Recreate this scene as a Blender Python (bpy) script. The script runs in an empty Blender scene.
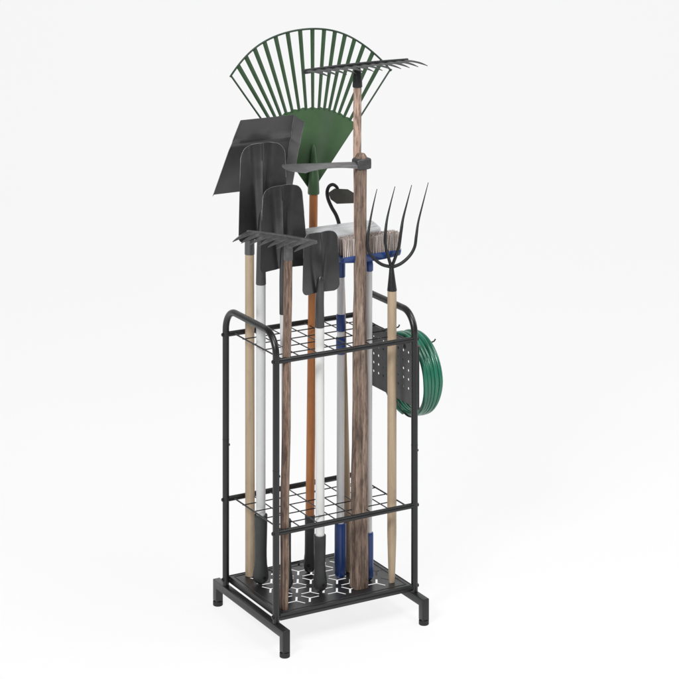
import bpy, bmesh, math, random
from mathutils import Vector, Matrix, noise
random.seed(7)
R = math.radians
S = bpy.context.scene
COL = S.collection
V = Vector

# ------------------------------------------------------------------ camera
YAW, FPX, HOR = 0.5150, 2303.855, -309.18
CAM = V((-3.0523, -5.7573, 2.7117))
cd = bpy.data.cameras.new('camera'); cam = bpy.data.objects.new('camera', cd); COL.objects.link(cam)
cam.location = CAM; cam.rotation_euler = (R(90), 0, -YAW)
cd.sensor_width = 36; cd.lens = FPX / 679 * 36; cd.shift_y = (HOR - 339.5) / 679
cd.clip_start = 0.1; cd.clip_end = 200
S.camera = cam

def ray(px, py):
    a = (px - 339.5) / FPX
    return V((math.sin(YAW) + a*math.cos(YAW), math.cos(YAW) - a*math.sin(YAW), -(py - HOR)/FPX))
def aty(px, py, y):
    d = ray(px, py); return CAM + d*((y - CAM.y)/d.y)
def atx(px, py, x):
    d = ray(px, py); return CAM + d*((x - CAM.x)/d.x)
def atz(px, py, z):
    d = ray(px, py); return CAM + d*((z - CAM.z)/d.z)

# rack dimensions (metres)
W, D = 0.458, 0.316
ZT, ZM, ZTRAY, ZHOOP = 0.8153, 0.3295, 0.100, 0.892
PR = 0.0098

# ------------------------------------------------------------------ materials
def mat(name):
    m = bpy.data.materials.new(name); m.use_nodes = True
    nt = m.node_tree; b = nt.nodes['Principled BSDF']
    return m, nt, b
def node(nt, t, **kw):
    n = nt.nodes.new(t)
    for k, v in kw.items():
        if k in n.inputs: n.inputs[k].default_value = v
        else: setattr(n, k, v)
    return n
def ramp(nt, stops):
    r = nt.nodes.new('ShaderNodeValToRGB')
    e = r.color_ramp.elements
    while len(e) < len(stops): e.new(0.5)
    for i, (p, c) in enumerate(stops):
        e[i].position = p; e[i].color = (*c, 1)
    return r
def coords(nt, scale=(1, 1, 1)):
    tc = nt.nodes.new('ShaderNodeTexCoord'); mp = nt.nodes.new('ShaderNodeMapping')
    mp.inputs['Scale'].default_value = scale
    nt.links.new(tc.outputs['Object'], mp.inputs['Vector'])
    return mp.outputs['Vector']

def surf(name, col, rough=.5, metal=0., var=.15, vscale=25, bump=.1, bscale=400, spec=.5, coat=0, rvar=.1, bdist=.0006):
    m, nt, b = mat(name)
    co = coords(nt)
    n = node(nt, 'ShaderNodeTexNoise', Scale=vscale, Detail=5.0, Roughness=.6)
    nt.links.new(co, n.inputs['Vector'])
    r = ramp(nt, [(.3, tuple(c*(1-var) for c in col)), (.7, tuple(min(1, c*(1+var)) for c in col))])
    nt.links.new(n.outputs['Fac'], r.inputs[0]); nt.links.new(r.outputs[0], b.inputs['Base Color'])
    mr = node(nt, 'ShaderNodeMapRange'); mr.inputs['To Min'].default_value = rough-rvar; mr.inputs['To Max'].default_value = rough+rvar
    n3 = node(nt, 'ShaderNodeTexNoise', Scale=vscale*2.3, Detail=6.0); nt.links.new(co, n3.inputs['Vector'])
    nt.links.new(n3.outputs['Fac'], mr.inputs['Value']); nt.links.new(mr.outputs[0], b.inputs['Roughness'])
    b.inputs['Metallic'].default_value = metal
    b.inputs['Specular IOR Level'].default_value = spec
    b.inputs['Coat Weight'].default_value = coat
    if bump:
        n2 = node(nt, 'ShaderNodeTexNoise', Scale=bscale, Detail=3.0); nt.links.new(co, n2.inputs['Vector'])
        bp = node(nt, 'ShaderNodeBump', Strength=bump, Distance=bdist)
        nt.links.new(n2.outputs['Fac'], bp.inputs['Height']); nt.links.new(bp.outputs[0], b.inputs['Normal'])
    return m

def wood(name, dark, mid, light, rough=.6, fine=1.0, contrast=1.0, bump=.5, knots=True):
    m, nt, b = mat(name)
    co = coords(nt, (90*fine, 90*fine, 2.2))
    n = node(nt, 'ShaderNodeTexNoise', Scale=1.0, Detail=8.0, Roughness=.62, Distortion=.7)
    nt.links.new(co, n.inputs['Vector'])
    r = ramp(nt, [(.5-.22/contrast, dark), (.5, mid), (.5+.2/contrast, light)])
    nt.links.new(n.outputs['Fac'], r.inputs[0])
    co2 = coords(nt, (22, 22, 9))
    k = node(nt, 'ShaderNodeTexNoise', Scale=1.0, Detail=4.0, Distortion=1.5)
    nt.links.new(co2, k.inputs['Vector'])
    kr = ramp(nt, [(.34, tuple(c*.55 for c in dark)), (.46, (1, 1, 1))])
    nt.links.new(k.outputs['Fac'], kr.inputs[0])
    mx = node(nt, 'ShaderNodeMix', data_type='RGBA', blend_type='MULTIPLY')
    mx.inputs['Factor'].default_value = .38 if knots else .12
    nt.links.new(r.outputs[0], mx.inputs['A']); nt.links.new(kr.outputs[0], mx.inputs['B'])
    nt.links.new(mx.outputs['Result'], b.inputs['Base Color'])
    if knots:
        fk = node(nt, 'ShaderNodeTexNoise', Scale=1.0, Detail=4.0, Roughness=.7); nt.links.new(coords(nt, (170, 170, 24)), fk.inputs['Vector'])
        fr_ = ramp(nt, [(.40, (.42, .37, .35)), (.5, (1, 1, 1)), (.68, (1.35, 1.3, 1.3))]); nt.links.new(fk.outputs['Fac'], fr_.inputs[0])
        m2 = node(nt, 'ShaderNodeMix', data_type='RGBA', blend_type='MULTIPLY'); m2.inputs['Factor'].default_value = .8
        nt.links.new(mx.outputs['Result'], m2.inputs['A']); nt.links.new(fr_.outputs[0], m2.inputs['B']); nt.links.new(m2.outputs['Result'], b.inputs['Base Color'])
    b.inputs['Roughness'].default_value = rough
    bp = node(nt, 'ShaderNodeBump', Strength=bump, Distance=.001)
    nt.links.new(n.outputs['Fac'], bp.inputs['Height']); nt.links.new(bp.outputs[0], b.inputs['Normal'])
    return m

M = {}
M['steel'] = surf('black powder coated steel', (.012, .0124, .0132), .33, 0, .15, 20, .25, 900, spec=.5)
M['tray'] = surf('black tray sheet', (.016, .0165, .0175), .36, 0, .2, 15, .2, 900, spec=.5)
M['panel'] = surf('dark grey panel sheet', (.050, .050, .052), .5, 0, .15, 15, .2, 900)
M['blade'] = surf('satin grey blade steel', (.088, .088, .090), .34, .78, .16, 11, .12, 500, spec=.5)
M['blade_dark'] = surf('dark blade steel', (.040, .040, .042), .40, .25, .2, 12, .15, 500, spec=.55)
M['scoop'] = surf('warm grey scoop sheet', (.13, .13, .132), .35, .72, .12, 9, .08, 400)
M['forged'] = surf('forged dark iron', (.018, .019, .020), .45, .3, .3, 40, .5, 180, bdist=.001)
M['edge'] = surf('pale steel edge highlight', (.21, .21, .215), .35, .6, .35, 60, .2, 300)  # pale tone painted in as the highlight along blade edges
M['rake_grey'] = surf('scuffed grey steel', (.13, .128, .132), .36, .55, .3, 45, .3, 260, bdist=.0008)
M['adze'] = surf('worn grey forged steel', (.20, .195, .20), .40, .5, .2, 30, .4, 120, bdist=.001)
M['adze_dark'] = surf('dark eye steel', (.060, .060, .062), .45, .3, .3, 40, .4, 160, bdist=.001)
M['galv'] = surf('bright ferrule steel', (.28, .29, .30), .32, .8, .2, 40, .2, 200)
M['rubber'] = surf('black grip rubber', (.030, .031, .032), .5, 0, .15, 30, .5, 700, bdist=.0008)
M['black'] = surf('deep black', (.002, .002, .002), .6, 0, .1, 30, 0)
M['cap'] = surf('black foot rubber', (.012, .012, .012), .6, 0, .2, 30, .3, 500)
M['white'] = surf('white fibreglass', (.72, .72, .71), .32, 0, .03, 12, .06, 300, spec=.5, coat=.2)
M['greypole'] = surf('light grey pole', (.57, .575, .578), .34, .0, .04, 12, .06, 300, spec=.5, coat=.2)
M['liftedpole'] = surf('brightened grey pole', (.76, .765, .77), .34, .0, .04, 12, .06, 300, spec=.5, coat=.2)  # lighter copy of the grey pole, colour raised to offset the mattock's shade
M['blue'] = surf('blue plastic', (.014, .052, .215), .35, 0, .12, 25, .1, 500, coat=.2)
M['plate'] = surf('pale grey plastic', (.60, .61, .62), .4, 0, .0, 9, .0, 300, rvar=.01)
M['green'] = surf('green rake plastic', (.042, .092, .038), .45, 0, .14, 10, .12, 400)
M['green_tine'] = surf('dark green tine', (.022, .056, .022), .45, 0, .16, 30, .1, 400)
M['green_rim'] = surf('green black rim', (.012, .035, .016), .42, 0, .16, 30, .1, 400)
M['hose'] = surf('green hose vinyl', (.020, .150, .092), .30, 0, .12, 40, .04, 300, coat=.25)
M['orange'] = wood('orange varnished wood', (.28, .095, .028), (.41, .155, .048), (.50, .21, .07), .38, .9, .8, .15, False)
M['beige'] = wood('pale ash wood', (.34, .25, .165), (.425, .325, .22), (.49, .385, .27), .5, .9, .8, .15, False)
M['brown'] = wood('weathered brown wood', (.085, .052, .036), (.215, .142, .104), (.40, .295, .225), .68, 1.0, 1.15, .8)
M['walnut'] = wood('rough grey brown wood', (.080, .052, .038), (.195, .136, .103), (.36, .275, .215), .68, .75, 1.2, .9)
M['tan'] = wood('pinkish tan wood', (.30, .19, .14), (.46, .32, .25), (.58, .44, .36), .62, .9, 1.0, .5)

def bristle_mat():
    m, nt, b = mat('mixed beige bristle')
    oi = coords(nt, (160, 160, 6))
    n = node(nt, 'ShaderNodeTexNoise', Scale=1.0, Detail=3.0); nt.links.new(oi, n.inputs['Vector'])
    r = ramp(nt, [(.34, (.26, .20, .175)), (.48, (.46, .385, .35)), (.62, (.70, .65, .61))])
    nt.links.new(n.outputs['Fac'], r.inputs[0]); nt.links.new(r.outputs[0], b.inputs['Base Color'])
    b.inputs['Roughness'].default_value = .7
    return m
M['bristle'] = bristle_mat()

def backdrop_mat():
    m, nt, b = mat('luminous white sweep')
    
    b.inputs['Roughness'].default_value = .9
    b.inputs['Specular IOR Level'].default_value = .1
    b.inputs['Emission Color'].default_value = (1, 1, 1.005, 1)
    b.inputs['Emission Strength'].default_value = EMI  # added glow whitens the sweep and washes out floor shadows
    n = node(nt, 'ShaderNodeTexNoise', Scale=.7, Detail=2.0)
    nt.links.new(coords(nt), n.inputs['Vector'])
    r = ramp(nt, [(.2, (.145, .145, .148)), (.8, (.155, .155, .158))])  # dim base under the glow keeps cast shadows faint
    nt.links.new(n.outputs['Fac'], r.inputs[0]); nt.links.new(r.outputs[0], b.inputs['Base Color'])
    return m
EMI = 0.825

# ------------------------------------------------------------------ mesh helpers
def finish(bm, sharp=38):
    bm.normal_update()
    for f in bm.faces: f.smooth = True
    for e in bm.edges:
        if len(e.link_faces) == 2 and e.calc_face_angle(0) > R(sharp): e.smooth = False
def obj(name, bm, m, parent=None, sharp=38, bevel=0, recalc=True):
    if recalc: bmesh.ops.recalc_face_normals(bm, faces=bm.faces[:])
    if bevel:
        es = [e for e in bm.edges if len(e.link_faces) == 2 and e.calc_face_angle(0) > R(40)]
        bmesh.ops.bevel(bm, geom=es, offset=bevel, segments=2, affect='EDGES', profile=.6)
    finish(bm, sharp)
    if parent:
        p = parent; off = V((0, 0, 0))
        while p: off += p.location; p = p.parent
        bmesh.ops.translate(bm, verts=bm.verts[:], vec=-off)
    me = bpy.data.meshes.new(name); bm.to_mesh(me); bm.free()
    me.materials.append(M[m] if isinstance(m, str) else m)
    o = bpy.data.objects.new(name, me); COL.objects.link(o)
    if parent: o.parent = parent
    return o
def thing(name, loc, label, cat, group=None):
    o = bpy.data.objects.new(name, None); COL.objects.link(o)
    o.empty_display_size = .05
    o.location = loc; o['label'] = label; o['category'] = cat
    if group: o['group'] = group
    return o
def add_tube(bm, pts, rad, seg=16, cap=True, closed=False, sec=None, up=None):
    """sweep a section along pts; sec(i,ang)->(a,b) overrides the circle"""
    pts = [V(p) for p in pts]; n = len(pts)
    rr = rad if isinstance(rad, (list, tuple)) else [rad]*n
    tang = []
    for i in range(n):
        if closed: t = pts[(i+1) % n] - pts[i-1]
        else: t = pts[min(i+1, n-1)] - pts[max(i-1, 0)]
        tang.append(t.normalized())
    a = V(up) if up else (V((1, 0, 0)) if abs(tang[0].x) < .8 else V((0, 1, 0)))
    a = (a - tang[0]*a.dot(tang[0])).normalized()
    rings = []
    for i in range(n):
        a = (a - tang[i]*a.dot(tang[i])).normalized(); b = tang[i].cross(a)
        ring = []
        for k in range(seg):
            an = 2*math.pi*k/seg
            if sec: sa, sb = sec(i, an)
            else: sa, sb = math.cos(an), math.sin(an)
            ring.append(bm.verts.new(pts[i] + (a*sa + b*sb)*rr[i]))
        rings.append(ring)
    for i in range(n if closed else n-1):
        r0, r1 = rings[i], rings[(i+1) % n]
        for k in range(seg):
            bm.faces.new((r0[k], r0[(k+1) % seg], r1[(k+1) % seg], r1[k]))
    if cap and not closed:
        bm.faces.new(rings[0]); bm.faces.new(rings[-1][::-1])
    return bm
def tube(pts, rad, **k): return add_tube(bmesh.new(), pts, rad, **k)
def lathe(base, axis, prof, seg=24, sx=1, up=None):
    """prof list of (h, r) along axis from base"""
    ax = V(axis).normalized()
    return tube_prof(bmesh.new(), base, ax, prof, seg, sx, up)
def tube_prof(bm, base, ax, prof, seg, sx=1, up=None):
    a = V(up) if up else (V((1, 0, 0)) if abs(ax.x) < .8 else V((0, 1, 0)))
    a = (a - ax*a.dot(ax)).normalized(); b = ax.cross(a)
    rings = []
    for h, r in prof:
        rings.append([bm.verts.new(V(base) + ax*h + a*math.cos(2*math.pi*k/seg)*r*sx + b*math.sin(2*math.pi*k/seg)*r) for k in range(seg)])
    for r0, r1 in zip(rings, rings[1:]):
        for k in range(seg): bm.faces.new((r0[k], r0[(k+1) % seg], r1[(k+1) % seg], r1[k]))
    bm.faces.new(rings[0]); bm.faces.new(rings[-1][::-1])
    return bm
def add_box(bm, c, size, rot=None):
    r = bmesh.ops.create_cube(bm, size=1)
    mt = Matrix.Translation(V(c)) @ (rot.to_4x4() if rot else Matrix.Identity(4)) @ Matrix.Diagonal((*size, 1))
    bmesh.ops.transform(bm, matrix=mt, verts=r['verts'])
    return bm
def box(c, size, rot=None): return add_box(bmesh.new(), c, size, rot)
def fillet(pts, r, seg=10):
    pts = [V(p) for p in pts]; out = [pts[0]]
    for p, q, s in zip(pts, pts[1:], pts[2:]):
        d0 = (p-q).normalized(); d1 = (s-q).normalized()
        half = d0.angle(d1)/2; t = r/math.tan(half)
        c = q + (d0+d1).normalized()*(r/math.sin(half))
        a = q + d0*t; b = q + d1*t
        for k in range(seg+1):
            f = k/seg
            va = (a-c); vb = (b-c); th = va.angle(vb)
            v = (va*math.sin((1-f)*th) + vb*math.sin(f*th))/math.sin(th)
            out.append(c+v)
    out.append(pts[-1]); return out
def spline(pts, n=8):
    pts = [V(p) for p in pts]; P = [pts[0]*2-pts[1]] + pts + [pts[-1]*2-pts[-2]]; out = []
    for i in range(1, len(P)-2):
        p0, p1, p2, p3 = P[i-1:i+3]
        for k in range(n):
            t = k/n
            out.append(.5*((2*p1)+(p2-p0)*t+(2*p0-5*p1+4*p2-p3)*t*t+(3*p1-p0-3*p2+p3)*t**3))
    out.append(pts[-1]); return out
def lerp(a, b, t): return a + (b-a)*t
def sheet(fn, nu, nv, th):
    """closed thin sheet; fn(u,v)->Vector, u,v in 0..1"""
    bm = bmesh.new()
    P = [[fn(i/nu, j/nv) for j in range(nv+1)] for i in range(nu+1)]
    def nrm(i, j):
        a = P[min(i+1, nu)][j]-P[max(i-1, 0)][j]; b = P[i][min(j+1, nv)]-P[i][max(j-1, 0)]
        n = a.cross(b)
        return n.normalized() if n.length > 1e-12 else V((0, 1, 0))
    F = [[bm.verts.new(P[i][j]) for j in range(nv+1)] for i in range(nu+1)]
    B = [[bm.verts.new(P[i][j] + V((0, 1, 0))*th*(1 if True else 0)) for j in range(nv+1)] for i in range(nu+1)]
    for i in range(nu):
        for j in range(nv):
            bm.faces.new((F[i][j], F[i+1][j], F[i+1][j+1], F[i][j+1]))
            bm.faces.new((B[i][j], B[i][j+1], B[i+1][j+1], B[i+1][j]))
    for i in range(nu):
        bm.faces.new((F[i][0], B[i][0], B[i+1][0], F[i+1][0])); bm.faces.new((F[i][nv], F[i+1][nv], B[i+1][nv], B[i][nv]))
    for j in range(nv):
        bm.faces.new((F[0][j], F[0][j+1], B[0][j+1], B[0][j])); bm.faces.new((F[nu][j], B[nu][j], B[nu][j+1], F[nu][j+1]))
    return bm
class Frame:
    """local frame: x across, y away from the viewer's side, z along the pole"""
    def __init__(s, o, z, yaw=0):
        s.o = V(o); s.z = V(z).normalized()
        x = V((math.cos(yaw), math.sin(yaw), 0)); s.x = (x - s.z*x.dot(s.z)).normalized(); s.y = s.z.cross(s.x)
    def __call__(s, x, y, z): return s.o + s.x*x + s.y*y + s.z*z
    def rot(s): return Matrix((s.x, s.y, s.z)).transposed()
def wobble_pole(a, b, r0, r1, n=24, amp=0, seed=0, seg=20, prof=None, sec=None):
    pts, rad = [], []
    for i in range(n+1):
        t = i/n
        p = lerp(V(a), V(b), t)
        if amp:
            p = p + V((noise.noise(V((t*5+seed, 0, 0))), noise.noise(V((0, t*5+seed, 3))), 0))*amp*min(1, 6*t, 6*(1-t))
        pts.append(p)
        r = lerp(r0, r1, t) if prof is None else prof(t)
        if amp: r *= 1+.05*noise.noise(V((seed, t*9, 7)))
        rad.append(r)
    return tube(pts, rad, seg=seg, sec=sec, up=(1, 0, 0))

# ------------------------------------------------------------------ setting: seamless sweep
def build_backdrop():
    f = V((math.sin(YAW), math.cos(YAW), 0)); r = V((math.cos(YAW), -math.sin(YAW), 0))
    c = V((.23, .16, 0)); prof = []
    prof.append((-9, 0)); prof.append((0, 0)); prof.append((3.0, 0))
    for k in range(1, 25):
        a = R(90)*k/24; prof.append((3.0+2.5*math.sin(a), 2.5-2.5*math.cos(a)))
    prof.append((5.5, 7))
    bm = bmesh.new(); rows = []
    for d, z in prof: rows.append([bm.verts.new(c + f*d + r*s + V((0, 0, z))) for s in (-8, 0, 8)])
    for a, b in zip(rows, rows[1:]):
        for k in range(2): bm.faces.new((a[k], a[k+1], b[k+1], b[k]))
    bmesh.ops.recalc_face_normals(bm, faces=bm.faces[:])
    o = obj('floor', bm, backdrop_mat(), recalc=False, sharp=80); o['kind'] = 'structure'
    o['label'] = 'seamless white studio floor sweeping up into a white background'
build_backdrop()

# ------------------------------------------------------------------ the rack
rack = thing('tool_rack', (W/2, D/2, 0), 'black tubular steel tool rack with two wire grids and a patterned bottom tray', 'tool rack')
def hoop(x):
    p = fillet([(x, 0, .074), (x, 0, ZHOOP), (x, D, ZHOOP), (x, D, .074)], .062, 12)
    # subdivide the straights for clean shading
    h = obj('side_hoop', tube(p, PR, seg=24), 'steel', rack)
    return h
hoops = [hoop(0), hoop(W)]
for x, h, s in ((0, hoops[0], -1), (W, hoops[1], 1)):
    for y in (0, D):
        for z in (ZT, ZM, ZTRAY-.006):
            bm = lathe((x + s*PR*.9, y, z), (s, 0, 0), [(0, .0036), (.001, .0058), (.0035, .0052), (.0052, .0030), (.0056, .0008)], 16)
            obj('bolt', bm, 'steel', h)
for x, h, s in ((0, hoops[0], 1), (W, hoops[1], 1)):
    for y in (0, D):
        obj('bolt', lathe((x + s*PR*.9, y, .489), (s, 0, 0), [(0, .0030), (.001, .0042), (.0030, .0038), (.0040, .0020)], 14), 'steel', h)
        obj('tube_seam', lathe((x, y, .505), (0, 0, 1), [(0, PR*.98), (.0004, PR+.0005), (.0016, PR+.0005), (.0020, PR*.98)], 24), 'steel', h)
RR = .0078
for z in (ZT, ZM):
    for y in (0, D):
        obj('cross_rail', tube([(PR*.7, y, z), (W-PR*.7, y, z)], RR, seg=20), 'steel', rack)
    bm = bmesh.new(); wr = .0017
    zz = z - .002
    for k in range(1, 5):
        y = D*k/5
        add_tube(bm, [(.0235, y, zz), (W-.0235, y, zz)], wr, seg=8)
    xs = [.0245 + (W-.049)*k/7 for k in range(8)]
    for i, x in enumerate(xs):
        add_tube(bm, [(x, RR*.8, zz+wr*1.6), (x, D-RR*.8, zz+wr*1.6)], wr*(1.35 if i in (0, 7) else 1), seg=8)
    obj('wire_grid', bm, 'steel', rack)

def build_tray():
    cu = bpy.data.curves.new('tray', 'CURVE'); cu.dimensions = '2D'; cu.fill_mode = 'BOTH'; cu.extrude = .0004
    def poly(pts):
        s = cu.splines.new('POLY'); s.points.add(len(pts)-1); s.use_cyclic_u = True
        for p, q in zip(s.points, pts): p.co = (q[0], q[1], 0, 1)
    x0, x1, y0, y1 = .0125, W-.0125, -.004, D+.004
    poly([(x0, y0), (x1, y0), (x1, y1), (x0, y1)])
    e = .0445; w = .0029; L = .0300
    def star(cx, cy, base):
        P = []
        for k in range(3):
            a = R(base + 120*k); d = V((math.cos(a), math.sin(a))); n = V((-d.y, d.x))
            c = V((cx, cy))
            P.append(c + d*L - n*w); P.append(c + d*L + n*w)
            an = R(base + 120*k + 60); P.append(c + V((math.cos(an), math.sin(an)))*w/math.cos(R(30))*1.0)
        # order: each arm's two tips then the inner corner to the next arm
        poly([(p.x, p.y) for p in P])
    a1 = V((math.cos(R(30)), math.sin(R(30))))*e*math.sqrt(3); a2 = V((0, 1))*e*math.sqrt(3)
    m = L + .008
    for i in range(-12, 14):
        for j in range(-14, 14):
            p = V((.03, .02)) + a1*i + a2*j
            for q, b in ((p, 60), (p + V((e, 0)), 0)):
                if x0+m*.8 < q.x < x1-m*.8 and y0+m*.7 < q.y < y1-m*.7: star(q.x, q.y, b)
    o = bpy.data.objects.new('tmp', cu); COL.objects.link(o)
    dg = bpy.context.evaluated_depsgraph_get(); dg.update()
    me = bpy.data.meshes.new_from_object(o.evaluated_get(dg))
    bpy.data.objects.remove(o)
    bm = bmesh.new(); bm.from_mesh(me)
    bmesh.ops.translate(bm, verts=bm.verts[:], vec=(0, 0, ZTRAY-.0004))
    # folded edges (skirt) and a rolled lip
    t = .0016; h = .019
    add_box(bm, ((x0+x1)/2, y0-t/2, ZTRAY-h/2+.0012), (x1-x0, t, h)); add_box(bm, ((x0+x1)/2, y1+t/2, ZTRAY-h/2+.0012), (x1-x0, t, h))
    add_box(bm, (x0-t/2, (y0+y1)/2, ZTRAY-h/2+.0012), (t, y1-y0+2*t, h)); add_box(bm, (x1+t/2, (y0+y1)/2, ZTRAY-h/2+.0012), (t, y1-y0+2*t, h))
    ob = obj('bottom_tray', bm, 'tray', rack, recalc=False)
    # stamped raised border just inside the edge
    bm = bmesh.new(); z = ZTRAY-.0006; i = .012
    P = [(x0+i, y0+i, z), (x1-i, y0+i, z), (x1-i, y1-i, z), (x0+i, y1-i, z)]
    for k in range(4): add_tube(bm, [P[k], P[(k+1) % 4]], .0022, seg=10)
    obj('pressed_rib', bm, 'tray', ob)
build_tray()
# rails under the tray, front and back
for y in (0, D):
    obj('tray_rail', tube([(PR*.7, y, ZTRAY-.0105), (W-PR*.7, y, ZTRAY-.0105)], .0072, seg=16), 'steel', rack)
s = .0225; ov = .0522
for x in (0, W):
    bm = bmesh.new()
    # one mitred inverted-U foot bar with square section
    def ringpts(c, ax):  # ax 'm' mitre front/back
        pass
    zt, zb, zl = .076, .076-s, .0132
    yo0, yo1 = -ov-s/2, D+ov+s/2; yi0, yi1 = -ov+s/2, D+ov-s/2
    prof = [(yo0, zl), (yo0, zt), (yo1, zt), (yo1, zl), (yi1, zl), (yi1, zb), (yi0, zb), (yi0, zl)]
    A = [bm.verts.new((x-s/2, y, z)) for y, z in prof]; B = [bm.verts.new((x+s/2, y, z)) for y, z in prof]
    for q in ((0, 1, 6, 7), (1, 2, 5, 6), (2, 3, 4, 5)):
        bm.faces.new([A[i] for i in q]); bm.faces.new([B[i] for i in q][::-1])
    n = len(prof)
    for i in range(n): bm.faces.new((A[i], A[(i+1) % n], B[(i+1) % n], B[i]))
    fb = obj('foot_bar', bm, 'steel', rack, bevel=.0016, sharp=60)
    for y in (-ov, D+ov):
        obj('foot_cap', lathe((x, y, 0), (0, 0, 1), [(0, .0138), (.0012, .0148), (.0120, .0148), (.0130, .0140), (.0131, .006)], 24), 'cap', fb)

# pegboard panel on the right side
PXX = W + .0135
pa = atx(370, 324, PXX); pb = atx(370, 383.5, PXX)
pz1, pz0, py1 = pa.z, pb.z, pa.y
def build_panel():
    cu = bpy.data.curves.new('panel', 'CURVE'); cu.dimensions = '2D'; cu.fill_mode = 'BOTH'; cu.extrude = .0008; cu.bevel_depth = 0
    def poly(pts):
        s = cu.splines.new('POLY'); s.points.add(len(pts)-1); s.use_cyclic_u = True
        for p, q in zip(s.points, pts): p.co = (q[0], q[1], 0, 1)
    y0, y1, z0, z1 = -.004, py1, pz0, pz1
    poly([(y0, z0), (y1, z0), (y1, z1), (y0, z1)])
    ny, nz = 8, 5
    for i in range(ny):
        for j in range(nz):
            cy = y1 - .0225 - i*.029; cz = z1 - .030 - j*.0265
            if cy < y0+.012 or cz < z0+.012: continue
            poly([(cy + .0040*math.cos(a*math.pi/8), cz + .0040*math.sin(a*math.pi/8)) for a in range(16)])
    o = bpy.data.objects.new('tmp', cu); COL.objects.link(o)
    dg = bpy.context.evaluated_depsgraph_get(); dg.update()
    me = bpy.data.meshes.new_from_object(o.evaluated_get(dg)); bpy.data.objects.remove(o)
    bm = bmesh.new(); bm.from_mesh(me)
    bmesh.ops.transform(bm, verts=bm.verts[:], matrix=Matrix(((0, 0, 1, PXX), (1, 0, 0, 0), (0, 1, 0, 0), (0, 0, 0, 1))))
    add_box(bm, (PXX+.004, (y0+y1)/2, z1+.0008), (.0096, y1-y0, .0016)); add_box(bm, (PXX+.004, (y0+y1)/2, z0-.0008), (.0096, y1-y0, .0016))
    pn = obj('side_panel', bm, 'panel', rack, recalc=False)
    # hooks that carry the hose
    for (bx_, by_, tx, ty) in ((383, 329.5, 398.5, 325.0), (404.5, 346.5, 438.0, 341)):
        a = atx(bx_, by_, PXX); px = (V((1, 0, 0)))
        L = (.058 if tx < 400 else .108)
        pts = spline([a + V((-.004, 0, 0)), a + px*L*.5, a + px*L*.9, a + px*L + V((0, 0, .007))], 5)
        obj('hook', tube(pts, .0022, seg=10), 'steel', pn)
        obj('hook_plate', lathe(a + V((-.004, 0, 0)), (1, 0, 0), [(0, .004), (.001, .0068), (.003, .0068), (.0042, .003)], 16), 'steel', pn)
    a = atx(371.5, 322, PXX); b = atx(384, 328.5, PXX)
    obj('hook', tube([a + V((-.004, .004, .001)), b + V((-.004, 0, 0))], .0022, seg=8), 'steel', pn)
    # lower wire cradle
    pts = [atx(395, 386, W+.03), atx(396, 398, W+.035), atx(400, 408, W+.04), atx(407, 415.5, W+.045), atx(414, 417.5, W+.05)]
    obj('wire_cradle', tube(spline(pts, 6), .0021, seg=8), 'steel', pn)
build_panel()

# ------------------------------------------------------------------ hose
def build_hose():
    hc_y, hc_z = .128, atx(398, 374, W+.03).z
    t = thing('garden_hose', (W+.065, hc_y, hc_z-.12), 'coiled green garden hose hanging on the right side of the rack', 'hose')
    loops = 5; pts = []
    n = 56
    for i in range(loops*n+14):
        f = i/n; a = 2*math.pi*f + R(-85)
        k = f
        rr = .1195 + 0.0012*math.sin(k*2.1) + .0035*noise.noise(V((f*1.7, 3, 1)))
        x = W + .032 + .0136*k + .003*noise.noise(V((f*2.3, 9, 4)))
        squash = 1 - .035*max(0, -math.sin(a))
        pts.append(V((x - .010*max(0, -math.sin(a))*(k-2.5)*.5, hc_y + rr*math.cos(a), hc_z + rr*math.sin(a)*squash)))
    obj('hose_coil', tube(pts, .0068, seg=14), 'hose', t)
    # brass-less plain end, tucked at the back
    e = pts[-1]; d = (pts[-1]-pts[-2]).normalized()
    obj('hose_end', lathe(e - d*.004, d, [(0, .0078), (.002, .0085), (.018, .0085), (.020, .0070)], 16), 'forged', t)
build_hose()

# ------------------------------------------------------------------ shared tool parts
def grip(base, axis, L, r, root, m='rubber', bulge=1.18, hole=True, neck=.9, holedir=None, lip=True):
    ax = V(axis).normalized()
    prof = [(0, r*.30), (.002, r*.62), (.006, r*.90), (.014, r*bulge*.98), (.024, r*bulge), (.036, r*bulge*.97), (.055, r*.96), (.08, r*neck), (L*.5, r*neck), (L*.8, r*.97), (L-.006, r), (L-.001, r), (L, r*.95), (L+.0003, r*.84), (L-.006, r*.80)]
    g = obj('grip', lathe(base, ax, prof, 28), m, root, sharp=50)
    if hole:
        d = V(holedir or (.35, -.94, 0)); d = (d - ax*d.dot(ax)).normalized()
        c = V(base) + ax*.024 + d*(r*bulge-.0012)
        obj('hang_hole', lathe(c, d, [(0, .0052), (.0009, .0052), (.0016, .0048), (.0018, .0040)], 20), 'black', g)
    return g

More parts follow.
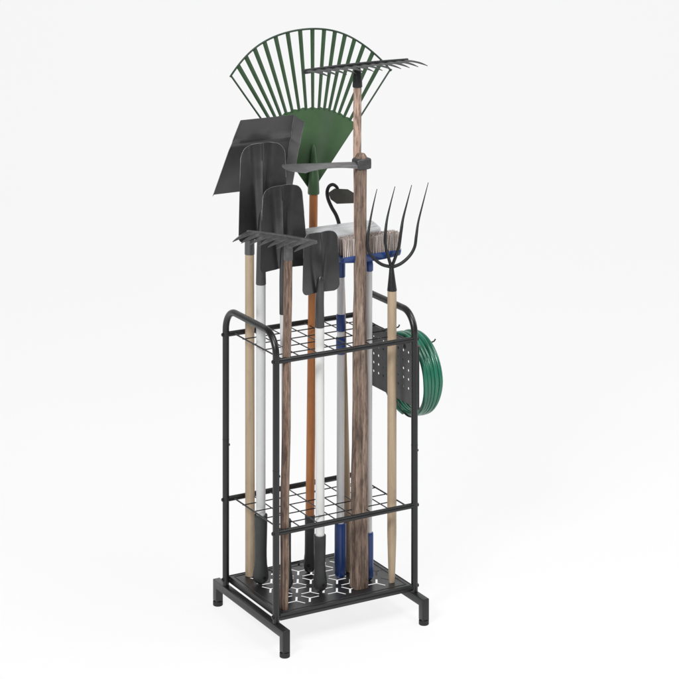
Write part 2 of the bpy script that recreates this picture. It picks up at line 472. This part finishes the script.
def shovel_blade(fr, w, H, z0, rc_top, rc_bot, depth, rib, topw=.94, botw=1.0, arch=.006, th=.0016, zr=.45):
    """flat spade blade in frame fr: bottom at z0, height H, half width w"""
    def fn(u, v):
        s = math.sin((u-.5)*math.pi)            # -1..1, denser at the edges
        tops = arch*(1-s*s)
        def corner(rc):
            d = max(0, abs(s)*w - (w-rc))
            return rc - math.sqrt(max(0, rc*rc - d*d))
        zt = H + tops - arch - corner(rc_top); zb = corner(rc_bot)
        vv = .5-.5*math.cos(v*math.pi)*(.25)-(.5-v)*.75 if False else v
        z = lerp(zb, zt, vv); k = z/H
        x = s*w*lerp(botw, topw, max(0, k)**1.3)
        kk = max(0, min(1, k))
        y = -depth*s*s                            # dished: edges come forward
        wd = lerp(.0075, .027, kk**.85)           # flared ridge, narrow at the socket
        q = min(1, abs(x)/wd)
        y -= rib*lerp(1, .62, kk)*(1-q)*(1-.35*q*(1-q))
        y += .0030*math.exp(-((abs(x)-wd*1.25)/.008)**2)*(1-kk*.6)
        y += H*.15*k*k; x += H*.075*k*k
        return fr(x, y, z0+z)
    return sheet(fn, 96, 56, th), fn

def dup_shovel(root_name, base, top_px, top_py, Yt, label, group, rp, gripL, gr, sock_bot_py, blade_args, sock_r=(.0128, .008), blade_m='blade', pole_m='white', sock_len_in=.05, holedir=None):
    pass

# --- long shovel 1 (tall narrow blade)
def shovel(base, topc, blade_bot_py, blade_top_py, px_l, px_r, label, poleR, gr, gL, sock_py, w_sock, blade_m, rib=.010, depth=.008, pole_m='white', rc=(.03, .02), topw=.92, botw=1., arch=.008, group='shovels with white poles and black grips', Hextra=0, holedir=None, rot=0, grip_neck=.9):
    (tx, ty, Y) = topc
    B = V(base); T = aty(tx, ty, Y); ax = (T-B).normalized()
    root = thing('shovel', B, label, 'shovel', group)
    def zat(py):   # parameter along the pole that projects at image row py
        lo, hi = 0, 2.2
        for _ in range(40):
            m = (lo+hi)/2; p = B + ax*m; d = p-CAM
            dep = d.x*math.sin(YAW) + d.y*math.cos(YAW)
            row = HOR - FPX*d.z/dep
            if row > py: lo = m
            else: hi = m
        return lo
    zs, zb, zt = zat(sock_py), zat(blade_bot_py), zat(blade_top_py)
    fr = Frame(B, ax, rot)
    grip(B + ax*.001, ax, gL, gr, root, holedir=holedir, neck=grip_neck)
    obj('pole', tube([fr(0, 0, gL-.02), fr(0, 0, gL+.1), fr(0, 0, zs-.1), fr(0, 0, zs+.012)], poleR, seg=28), pole_m, root)
    scale = 1/353.
    w = (px_r-px_l)/2/(353*.872)
    H = zt-zb
    bm_, fn_ = shovel_blade(fr, w, H, zb, rc[0], rc[1], depth, rib, topw, botw, arch)
    bl = obj('blade', bm_, blade_m, root, sharp=55)
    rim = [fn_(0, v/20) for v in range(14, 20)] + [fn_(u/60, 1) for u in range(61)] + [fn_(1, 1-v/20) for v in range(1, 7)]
    obj('edge_highlight', tube([p + V((0, .0006, .0004)) for p in rim], .0008, seg=8), 'edge', bl, sharp=80)  # thin lighter tube added as the blade's edge highlight
    # socket running up into the blade's ridge
    r0, r1 = w_sock
    zi = zb + H*.32
    n = 18; pts, rad = [], []
    for i in range(n+1):
        t = i/n; z = lerp(zs, zi, t)
        pts.append(fr(0, lerp(0, -rib*.35, max(0, (t-.45)/.55)), z)); rad.append(lerp(r0, r1, min(1, t*1.25)) * (1 if t < .72 else math.sqrt(max(.02, 1-((t-.72)/.28)**2))))
    obj('socket', tube(pts, rad, seg=24), blade_m, root, sharp=60)
    return root

Z0 = ZTRAY + .0008
shovel((.067, .222, Z0), (261, 200, .165), 238.5, 146.5, 235.5, 284.5, 'tall shovel with the longest narrow charcoal blade, overlapping the wide scoop', .0138, .0195, .205, 284, (.0150, .0110), 'blade', rib=.015, depth=.014, rc=(.024, .018), topw=.90, arch=.013, holedir=(0, -1, 0), pole_m='greypole')
shovel((.113, .146, Z0), (281.5, 230, .115), 268.5, 188.5, 257, 305, 'middle shovel whose charcoal blade rises directly behind the small rake head', .0085, .0150, .205, 314, (.0098, .0078), 'blade', rib=.015, depth=.012, rc=(.018, .014), topw=.80, arch=.010, holedir=(.6, -.8, 0), pole_m='greypole')
shovel((.190, .086, Z0), (319.5, 262, .045), 292.5, 234.5, 300.5, 338.5, 'short shovel with small square blade in front of the brush and pale plate', .0132, .0172, .165, 327, (.0138, .0118), 'blade', rib=.016, depth=.010, rc=(.020, .020), topw=.90, botw=.99, arch=.004, holedir=(0, -1, 0))

# --- wide scoop on pale wood handle
def build_scoop():
    B = V((.068, .292, Z0)); cb = aty(249, 190.5, .300); ct = atx(267, 116.5, cb.x)
    root = thing('scoop_shovel', B, 'wide tilted grey scoop shovel on a beige wooden pole, highest blade at left', 'scoop shovel', None)
    S1 = aty(249.6, 250, .300); S0 = aty(249.6, 236, .300)
    ax = (S1-B).normalized()
    obj('pole', wobble_pole(B, S1, .0145, .0135, seg=24), 'beige', root)
    fr = Frame(B, ax); L = (S1-B).length
    obj('socket', tube([S1 - ax*.012, S1 + ax*.03, S1 + ax*.09, cb + V((0, .004, .0)), lerp(cb, ct, .25) + V((0, .006, 0))], [.0150, .0146, .012, .011, .006], seg=20), 'scoop', root)
    up = (ct-cb); H = up.length; up.normalize()
    X = V((1, 0, 0)); nf = X.cross(up)   # towards the viewer & down
    if nf.y > 0: nf = -nf
    wb, wt = 76/2/(353*.872)*.98, 60/2/(353*.872)
    hw = .034
    def fn(u, v):
        s = (u-.5)*2
        wall = max(0, abs(s)-.80)/.20
        cs = min(1, abs(s)/.80)*(1 if s > 0 else -1)
        w = lerp(wb*1.06, wt, v)*(.90)
        x = cs*w + (wall*.019*lerp(.8, 1, v) if s > 0 else -wall*.003)
        d = wall*hw*(lerp(.70, .95, v) if s > 0 else lerp(.01, .06, v))
        # soften fold
        bend = -.010*math.exp(-((v-.70)/.05)**2)*.25
        lip = -.045*max(0, v-.68)**1.0*.35
        belly = -.012*math.sin(min(1, v/.7)*math.pi)*(1-abs(cs)**3)*.6
        rip = .0035*math.exp(-((v-.69)/.025)**2)*(1-wall)
        return cb + X*x + up*(v*H - wall*.006) + nf*(d - bend - lip + rip) + nf*(-belly*.5)
    bl = obj('blade', sheet(fn, 60, 40, .0016), 'scoop', root, sharp=32)
    obj('edge_highlight', tube([fn(.9, v/24) + V((0, -.0008, 0)) for v in range(25)], .0011, seg=8), 'edge', bl, sharp=80)  # added pale tubes stand in for highlights on the fold and side edges
    obj('edge_highlight', tube([fn(1, v/24) for v in range(25)], .0010, seg=8), 'edge', bl, sharp=80)
    obj('edge_highlight', tube([fn(.003, v/24) for v in range(1, 25)], .0009, seg=8), 'edge', bl, sharp=80)
build_scoop()

# --- bow rakes
def rake_head(root, fr, zh, half_l, half_r, ntine, tl, m, root_w, bar_h=.010, droop=.012, lift=.0, soc=(.012, .0085, .05), wobble=0):
    r0, r1, sl = soc
    sk = obj('socket', lathe(fr(0, 0, zh-sl), fr.z, [(0, r0*.96), (.002, r0), (sl*.55, r0*.93), (sl*.85, r1), (sl, r1*.8)], 24), m, root)
    head = bmesh.new(); n = 24
    pts = [fr(lerp(-half_l, half_r, i/n), .0, zh + .003*math.sin(math.pi*i/n)) for i in range(n+1)]
    def sec(i, a):
        c, s_ = math.cos(a), math.sin(a)
        return (math.copysign(abs(c)**.6, c)*.0055, math.copysign(abs(s_)**.6, s_)*bar_h/2)
    add_tube(head, pts, 1.0, seg=16, sec=sec, up=fr.y)
    hd = obj('head_bar', head, m, root)
    for k in range(ntine):
        t = k/(ntine-1); x = lerp(-half_l+root_w*.35, half_r-root_w*.35, t)
        bm = bmesh.new(); rows = []
        N = 12; L = tl*(1+.03*noise.noise(V((k*3.1, 0, 0))))
        side = wobble*noise.noise(V((k*1.7, 5, 0)))
        for i in range(N+1):
            s_ = i/N
            w = root_w/2*(1-s_)**.8 + .0011
            th = lerp(.0040, .0012, s_)
            y = -L*s_; z = zh + lift*math.sin(s_*math.pi*.9) - droop*s_**2.4
            xc = x + side*s_
            rows.append([bm.verts.new(fr(xc-w, y, z-th*.2)), bm.verts.new(fr(xc, y, z+th)), bm.verts.new(fr(xc+w, y, z-th*.2)), bm.verts.new(fr(xc, y, z-th))])
        for a, b in zip(rows, rows[1:]):
            for q in range(4): bm.faces.new((a[q], a[(q+1) % 4], b[(q+1) % 4], b[q]))
        bm.faces.new(rows[0]); bm.faces.new(rows[-1][::-1])
        obj('tine', bm, m, hd, sharp=70)

def build_small_rake():
    B = V((.037, .024, Z0)); T = aty(288.5, 238, .0)
    root = thing('bow_rake', B, 'short bow rake with small angled head on a weathered brown pole', 'rake')
    ax = (T-B).normalized(); fr = Frame(B, ax, R(-58)); L = (T-B).length
    obj('pole', wobble_pole(B, B + ax*(L-.03), .0128, .0122, n=60, amp=.0035, seed=3, seg=24), 'brown', root)
    rake_head(root, fr, L, .135, .090, 8, .102, 'rake_grey', .034, bar_h=.010, droop=.005, lift=.0, soc=(.0135, .0105, .062), wobble=.002)
build_small_rake()

def build_tall_rake():
    B = V((.342, .128, Z0)); T = aty(357.4, 66, .10)
    root = thing('bow_rake', B, 'tallest bow rake with wide black head and tan pole above the mattock', 'rake')
    ax = (T-B).normalized(); fr = Frame(B, ax, 0); L = (T-B).length
    obj('pole', wobble_pole(B, B + ax*(L-.045), .0125, .0118, n=60, amp=.003, seed=11, seg=24), 'tan', root)
    rake_head(root, fr, L, .180, .172, 12, .128, 'forged', .034, bar_h=.014, droop=-.004, lift=.007, soc=(.0145, .0100, .062), wobble=.004)
build_tall_rake()

# --- leaf rake
def build_leaf_rake():
    B = V((.231, .226, Z0)); A = aty(313.6, 193, .305)
    root = thing('leaf_rake', B, 'green fan shaped leaf rake on an orange wooden pole', 'leaf rake')
    ax = (A-B).normalized()
    ax2 = (A - (B)).normalized()
    obj('pole', wobble_pole(B + ax*.14, A + ax*.02, .0132, .0128, seg=24), 'orange', root)
    grip(B, ax, .165, .0152, root, bulge=1.12, neck=.95, holedir=(-.6, -.8, 0))
    k = 1/333.
    fr = Frame(A, V((.050, .10, 1)), 0)
    obj('socket', tube([A - fr.z*.004, A, A + fr.z*.05, A + fr.z*.08, A + fr.z*.11, A + fr.z*.135, A + fr.z*.143],
                       [.0165, .0178, .0160, .0125, .0092, .0066, .002], seg=24), 'green', root)
    r_s, ha = .253, R(38.3)
    R_arc, c_v = 118.6*k, 44*k
    def rim_r(a):   # distance from apex to the rim circle in direction a
        return c_v*math.cos(a) + math.sqrt(max(0, R_arc**2 - (c_v*math.sin(a))**2))
    off = .0
    def P(a, r, dy=0):
        return fr(r*math.sin(a), .012 + .05*(r/.5)**2*0 - .012*math.cos(a*8.2-.5)*min(1, r/.25)*.8 - (.03*max(0, r-.36)/.13)**1*0 + dy, r*math.cos(a)+off)
    def fn(u, v):
        a = lerp(-ha, ha, u); r = lerp(.018, r_s + .002*math.cos(a*57), v)
        return P(a, r)
    obj('fan_plate', sheet(fn, 60, 16, .0028), 'green', root, sharp=50)
    nT = 16
    angs = [lerp(-ha*.985, ha*.985, i/nT) for i in range(nT+1)]
    # tips spaced evenly in x across the hoop
    for i, a in enumerate(angs):
        edge = i in (0, nT)
        w0, w1 = (.0030, .0030) if edge else (.0050, .0074)
        ra = r_s - .004; rb = rim_r(a)
        bm = bmesh.new(); rows = []
        for q in range(9):
            t = q/8; r = lerp(ra, rb, t); w = lerp(w0, w1, t); p = P(a, r, -.0006)
            tx = fr.x*math.cos(a) - fr.z*math.sin(a)
            n = fr.y*.0012
            ridge = fr.y*-.0018
            rows.append([bm.verts.new(p - tx*w + n*0), bm.verts.new(p + ridge), bm.verts.new(p + tx*w), bm.verts.new(p + n*1.5)])
        for x, y in zip(rows, rows[1:]):
            for q in range(4): bm.faces.new((x[q], x[(q+1) % 4], y[(q+1) % 4], y[q]))
        bm.faces.new(rows[0]); bm.faces.new(rows[-1][::-1])
        obj('tine', bm, 'green_rim' if edge else 'green_tine', root, sharp=25)
    pts = [P(lerp(-ha, ha, i/60), rim_r(lerp(-ha, ha, i/60)), -.001) for i in range(61)]
    obj('tip_hoop', tube(pts, .0030, seg=10), 'green_rim', root)
build_leaf_rake()

# --- mattock (adze hoe)
def build_mattock():
    B = V((.304, .058, Z0)); T = aty(361, 156.5, .060)
    root = thing('mattock', B, 'heavy adze mattock with thick rough wooden pole and grey blade pointing left', 'mattock')
    ax = (T-B).normalized(); L = (T-B).length
    def prof(t):
        z = t*L
        if z < .62: return lerp(.0272, .0218, z/.62)
        return lerp(.0218, .0170, min(1, (z-.62)/.32))
    def sec(i, a):
        c, s_ = math.cos(a), math.sin(a); t = i/90.
        e = lerp(.42, 1.0, min(1, t/.42))
        x, y = math.copysign(abs(c)**e, c), math.copysign(abs(s_)**e, s_)
        return (x*lerp(.86, 1.0, min(1, t/.4)), y*lerp(.80, 1.05, min(1, t/.4)))
    pts, rad = [], []
    for i in range(91):
        t = i/90; p = lerp(B, T, t) + V((noise.noise(V((t*4, 2, 0))), noise.noise(V((1, t*4, 5))), 0))*.004*min(1, 4*t, 6*(1-t))
        if i > 88: pass
        pts.append(p); rad.append(prof(t)*(1+.035*noise.noise(V((3, t*14, 2)))))
    pts.append(T + ax*.009); rad.append(.011)
    obj('pole', tube(pts, rad, seg=32, sec=lambda i, a: sec(min(i, 90), a), up=(1, 0, 0)), 'walnut', root, sharp=45)
    # eye block with the poll
    fr = Frame(T, ax, 0)
    zc = -.020
    bm = bmesh.new()
    prof2 = [(-.021, .0150), (-.016, .0185), (.0, .0195), (.012, .0190), (.0235, .0180), (.0245, .0165)]
    rings = []
    for x, h in prof2:
        hy = {-.021: .017, -.016: .0205, 0.: .0225, .012: .0215, .0235: .0195, .0245: .018}[x]
        ring = []
        for q in range(20):
            a = 2*math.pi*q/20; c, s_ = math.cos(a), math.sin(a)
            ring.append(bm.verts.new(fr(x, math.copysign(abs(c)**.3, c)*hy, zc + math.copysign(abs(s_)**.3, s_)*h*.86)))
        rings.append(ring)
    for r0, r1 in zip(rings, rings[1:]):
        for q in range(20): bm.faces.new((r0[q], r0[(q+1) % 20], r1[(q+1) % 20], r1[q]))
    bm.faces.new(rings[0]); bm.faces.new(rings[-1][::-1])
    obj('eye', bm, 'adze_dark', root, sharp=40)
    # adze blade: starts as a thick neck at the eye, ends as a wide thin edge
    def fn(u, v):
        t = u                                         # 0 at the eye, 1 at the edge
        hw = lerp(.0165, .070, t**1.6)
        x = -.015 - .232*t + .012*((v-.5)*2)**2*t**3*2
        z = zc + .006 + .005*math.sin(t*math.pi) + .000*t
        z -= .012*(abs(v-.5)*2)**2*(1-t)*.8
        return fr(x, (v-.5)*2*hw, z)
    bm = bmesh.new(); nu, nv = 40, 14
    top = [[bm.verts.new(fn(i/nu, j/nv)) for j in range(nv+1)] for i in range(nu+1)]
    bot = [[bm.verts.new(fn(i/nu, j/nv) - fr.z*(lerp(.021, .0014, min(1, (i/nu)*1.15)**.45)*(1-.5*(abs(j/nv-.5)*2)**2))) for j in range(nv+1)] for i in range(nu+1)]
    for i in range(nu):
        for j in range(nv):
            bm.faces.new((top[i][j], top[i+1][j], top[i+1][j+1], top[i][j+1])); bm.faces.new((bot[i][j], bot[i][j+1], bot[i+1][j+1], bot[i+1][j]))
    for i in range(nu):
        bm.faces.new((top[i][0], bot[i][0], bot[i+1][0], top[i+1][0])); bm.faces.new((top[i][nv], top[i+1][nv], bot[i+1][nv], bot[i][nv]))
    for j in range(nv):
        bm.faces.new((top[0][j], top[0][j+1], bot[0][j+1], bot[0][j])); bm.faces.new((top[nu][j], bot[nu][j], bot[nu][j+1], top[nu][j+1]))
    obj('adze_blade', bm, 'adze', root, sharp=60)
build_mattock()

# --- pitchfork
def build_fork():
    B = atz(391.8, 582, Z0); Y = .062
    J = aty(391.5, 266.5, Y); H = aty(392, 290, Y)
    root = thing('pitchfork', B, 'four tine pitchfork on a beige pole at the right front of the rack', 'pitchfork')
    ax = (H-B).normalized(); L = (H-B).length
    def prof(t):
        z = t*L
        return lerp(.0088, .0136, min(1, z/.14)**.8) if z < .14 else lerp(.0136, .0134, t)
    obj('pole', wobble_pole(B, H, 0, 0, n=50, seg=24, prof=prof), 'beige', root)
    obj('socket', tube([H - ax*.002, H, lerp(H, J, .5), J, J + ax*.006], [.0140, .0144, .0100, .0062, .004], seg=24), 'forged', root)
    T = [[(391.5, 267), (382, 264.5), (374, 258.5), (368.6, 250), (367.8, 238), (370, 222), (373.3, 205), (377, 189)],
         [(391, 266), (388.6, 258), (386.2, 249), (385.2, 238), (386.6, 222), (390, 206), (395, 186.5)],
         [(392, 266), (395.5, 257), (399, 246), (401, 232), (403, 219), (407, 203), (411.7, 185)],
         [(391.5, 267.5), (401, 263.5), (409.5, 256), (414.6, 247), (416.3, 236), (418.3, 222), (423, 203), (428.3, 182.5)]]
    for tp in T:
        n = len(tp)
        pts = spline([aty(x, y, Y - .045*math.sin((i/(n-1))*math.pi)*.6 + .01*(i/(n-1))) for i, (x, y) in enumerate(tp)], 8)
        m = len(pts)
        rad = [1.25*lerp(.0040, .0036, min(1, i/(m*.5))) if i < m*.55 else 1.25*lerp(.0036, .0007, (i-m*.55)/(m*.45)) for i in range(m)]
        obj('tine', tube(pts, rad, seg=12), 'forged', root)
build_fork()

# --- pale plate scrubber on grey pole (blue joints)
def build_plate():
    B = atz(340.2, 578, Z0); Y = .165; J = aty(341, 248, Y)
    root = thing('floor_scrubber', B, 'pale grey flat plate head on a grey pole with blue and white bands', 'floor scrubber')
    ax = (J-B).normalized(); fr = Frame(B, ax); 
    def zat(py):
        lo, hi = 0, 2.2
        for _ in range(40):
            m = (lo+hi)/2; p = B + ax*m; d = p-CAM
            row = HOR - FPX*d.z/(d.x*math.sin(YAW)+d.y*math.cos(YAW))
            if row > py: lo = m
            else: hi = m
        return lo
    z = {k: zat(k) for k in (523, 354, 337, 331, 314, 277, 262, 240)}
    prof = [(0, .006), (.004, .013), (.012, .0165), (.05, .0172), (z[523]-.02, .0172), (z[523]-.004, .0168), (z[523], .0155), (z[523]+.0004, .0125)]
    obj('grip', lathe(B, ax, prof, 28), 'blue', root, sharp=50)
    obj('pole', tube([fr(0, 0, z[523]-.01), fr(0, 0, z[354]), fr(0, 0, z[277]+.004)], .0113, seg=28), 'liftedpole', root)
    for a, b, m, n in ((354, 337, 'blue', 'clamp'), (331, 314, 'blue', 'clamp')):
        r = .0142 if a == 354 else .0132
        obj(n, lathe(fr(0, 0, z[a]), ax, [(0, .0122), (.001, r*.95), (.003, r), (z[b]-z[a]-.003, r), (z[b]-z[a], r*.94)], 28), m, root, sharp=50)
    obj('joint', lathe(fr(0, 0, z[277]), ax, [(0, .0118), (.002, .0130), (z[262]-z[277], .0130), (z[240]-z[277]-.004, .0100), (z[240]-z[277], .0070)], 24), 'blue', root, sharp=50)
    # plate
    c = aty(341.5, 232.5, Y); rot = Matrix.Rotation(R(14), 3, 'X')
    bm = bmesh.new(); hx, hy, hz = .122, .034, .0125; N = 48; rings = []
    for (zz, sc) in ((-hz, .93), (-hz*.8, .985), (-hz*.2, 1), (hz*.45, 1), (hz*.85, .975), (hz, .90)):
        ring = []
        for k in range(N):
            a = 2*math.pi*(k+.5)/N; cx_, sx_ = math.cos(a), math.sin(a)
            e = .28
            x = math.copysign(abs(cx_)**e, cx_)*(hx-(1-sc)*hy); y = math.copysign(abs(sx_)**e, sx_)*hy*sc
            ring.append(bm.verts.new(c + rot @ V((x, y, zz))))
        rings.append(ring)
    for a, b in zip(rings, rings[1:]):
        for k in range(N): bm.faces.new((a[k], a[(k+1) % N], b[(k+1) % N], b[k]))
    bm.faces.new(rings[0]); bm.faces.new(rings[-1][::-1])
    pl = obj('plate', bm, 'plate', root, sharp=50)
    for yy in (-.012, .010):
        obj('groove_rib', tube([c + rot @ V((-hx*.93, yy, hz-.0004)), c + rot @ V((hx*.93, yy, hz-.0004))], .0022, seg=10), 'plate', pl)
build_plate()

# --- deck brush
def build_brush():
    B = atz(369, 580, Z0); Y = .085
    root = thing('deck_brush', B, 'deck brush with beige upright bristles in a blue block', 'brush')
    c = aty(369, 256, Y); J = aty(369.2, 262, Y)
    ax = (J-B).normalized(); fr = Frame(B, ax); L = (J-B).length
    g = (aty(369, 531, .095) - B).length
    prof = [(0, .005), (.004, .010), (.012, .0125), (.05, .0130), (g-.01, .0130), (g-.002, .0126), (g, .0115), (g+.0004, .0095)]
    obj('grip', lathe(B, ax, prof, 28), 'blue', root, sharp=50)
    obj('pole', tube([fr(0, 0, g-.01), fr(0, 0, g+.1), fr(0, 0, L-.02)], .0092, seg=28), 'white', root)
    obj('joint', lathe(fr(0, 0, L-.026), ax, [(0, .0105), (.002, .0118), (.020, .0118), (.030, .0100)], 24), 'blue', root)
    hx, hy = .103, .024
    # block: slightly arched bar with stepped underside
    bm = bmesh.new(); n = 28; rows = []
    for i in range(n+1):
        t = i/n; x = lerp(-hx, hx, t); e = abs(t-.5)*2
        zt = .012; zb = -.012 + .007*e**2
        w = hy*(1 if e < .9 else math.sqrt(max(.1, 1-((e-.9)/.12)**2)))
        rows.append([bm.verts.new(c + V((x, -w, zt))), bm.verts.new(c + V((x, w, zt))), bm.verts.new(c + V((x, w*.92, (zt+zb)/2))), bm.verts.new(c + V((x, w*.7, zb))), bm.verts.new(c + V((x, -w*.7, zb))), bm.verts.new(c + V((x, -w*.92, (zt+zb)/2)))])
    for a, b in zip(rows, rows[1:]):
        for q in range(6): bm.faces.new((a[q], a[(q+1) % 6], b[(q+1) % 6], b[q]))
    bm.faces.new(rows[0]); bm.faces.new(rows[-1][::-1])
    blk = obj('block', bm, 'blue', root, bevel=.0012, sharp=45)
    # bristle tufts, each tuft a splayed bundle of thin strands
    bm = bmesh.new()
    for r in range(6):
        for k in range(32):
            x = lerp(-hx+.006, hx-.006, (k + (.5 if r % 2 else 0))/31.5); y = lerp(-hy+.003, hy-.003, r/5)
            for s_ in range(8):
                a = random.random()*6.283; q = random.random()**.5
                b0 = c + V((x + math.cos(a)*q*.0016, y + math.sin(a)*q*.0016, .010))
                tp = b0 + V((math.cos(a)*q*.0021 + random.gauss(0, .0004) , math.sin(a)*q*.002 + y*.06, .052 + random.gauss(0, .0006)))
                add_tube(bm, [b0, tp], [.00075, .0006], seg=4)
    obj('bristles', bm, 'bristle', blk, recalc=False)
build_brush()

# --- swan neck draw hoe
def build_hoe():
    B = atz(348.5, 571, Z0); Y = .21
    T = aty(340.8, 262, Y)
    root = thing('draw_hoe', B, 'small draw hoe with black swan neck and dark hexagonal blade behind the mattock', 'hoe')
    ax = (T-B).normalized()
    obj('pole', wobble_pole(B, T, .0120, .0105, seg=20), 'beige', root)
    obj('ferrule', lathe(T - ax*.03, ax, [(0, .0112), (.002, .0118), (.030, .0105), (.045, .006)], 20), 'forged', root)
    P = [(340.6, 262), (340.5, 245), (339.5, 227), (336.5, 216), (331.5, 207), (328, 198.5), (327.2, 191.5), (329.2, 186.3), (333, 184.6), (336.8, 187.2), (338.6, 192)]
    pts = spline([aty(x, y, Y - .0035*max(0, i-6)) for i, (x, y) in enumerate(P)], 12); m = len(pts)
    obj('swan_neck', tube(pts, [lerp(.0062, .0046, i/m)  for i in range(m)], seg=12), 'forged', root)
    out = [(328.5, 193), (334.8, 188.6), (348, 189.3), (355, 193.5), (360, 199.5), (354, 203.3), (337, 203.9), (331, 199.5)]
    bm = bmesh.new(); F = [bm.verts.new(aty(x, y, Y-.02 - (0.010 if 5 <= i <= 7 else 0))) for i, (x, y) in enumerate(out)]
    Bk = [bm.verts.new(v.co + V((0, .0025, 0))) for v in F]
    bm.faces.new(F); bm.faces.new(Bk[::-1])
    for i in range(len(F)): bm.faces.new((F[i], Bk[i], Bk[(i+1) % len(F)], F[(i+1) % len(F)]))
    obj('blade', bm, 'hoe', root, bevel=.0006)
M['hoe'] = surf('olive grey hoe steel', (.050, .050, .042), .55, .2, .25, 40, .4, 200, bdist=.001)
build_hoe()

# ------------------------------------------------------------------ light
w = bpy.data.worlds.new('World'); S.world = w; w.use_nodes = True
w.node_tree.nodes['Background'].inputs[0].default_value = (1, 1, 1.0, 1)
w.node_tree.nodes['Background'].inputs[1].default_value = .14
def area(name, loc, target, size, power, sy=None):
    l = bpy.data.lights.new(name, 'AREA'); l.energy = power; l.size = size
    if sy: l.shape = 'RECTANGLE'; l.size_y = sy
    o = bpy.data.objects.new(name, l); COL.objects.link(o); o.location = loc
    o.rotation_euler = (V(target)-V(loc)).to_track_quat('-Z', 'Y').to_euler()
    return o
area('key_softbox', (-3.0, -2.2, 3.4), (.23, .16, .9), 1.1, 175)
area('top_softbox', (1.0, -1.6, 4.6), (.23, .16, .6), 1.8, 95)
area('side_softbox', (4.0, -.8, 2.6), (.23, .16, .8), 1.0, 42, 2.4)

# ------------------------------------------------------------------ render settings
S.render.engine = 'CYCLES'
S.view_settings.view_transform = 'Standard'; S.view_settings.look = 'None'
S.view_settings.exposure = 0; S.view_settings.gamma = 1
S.render.resolution_x = S.render.resolution_y = 1024
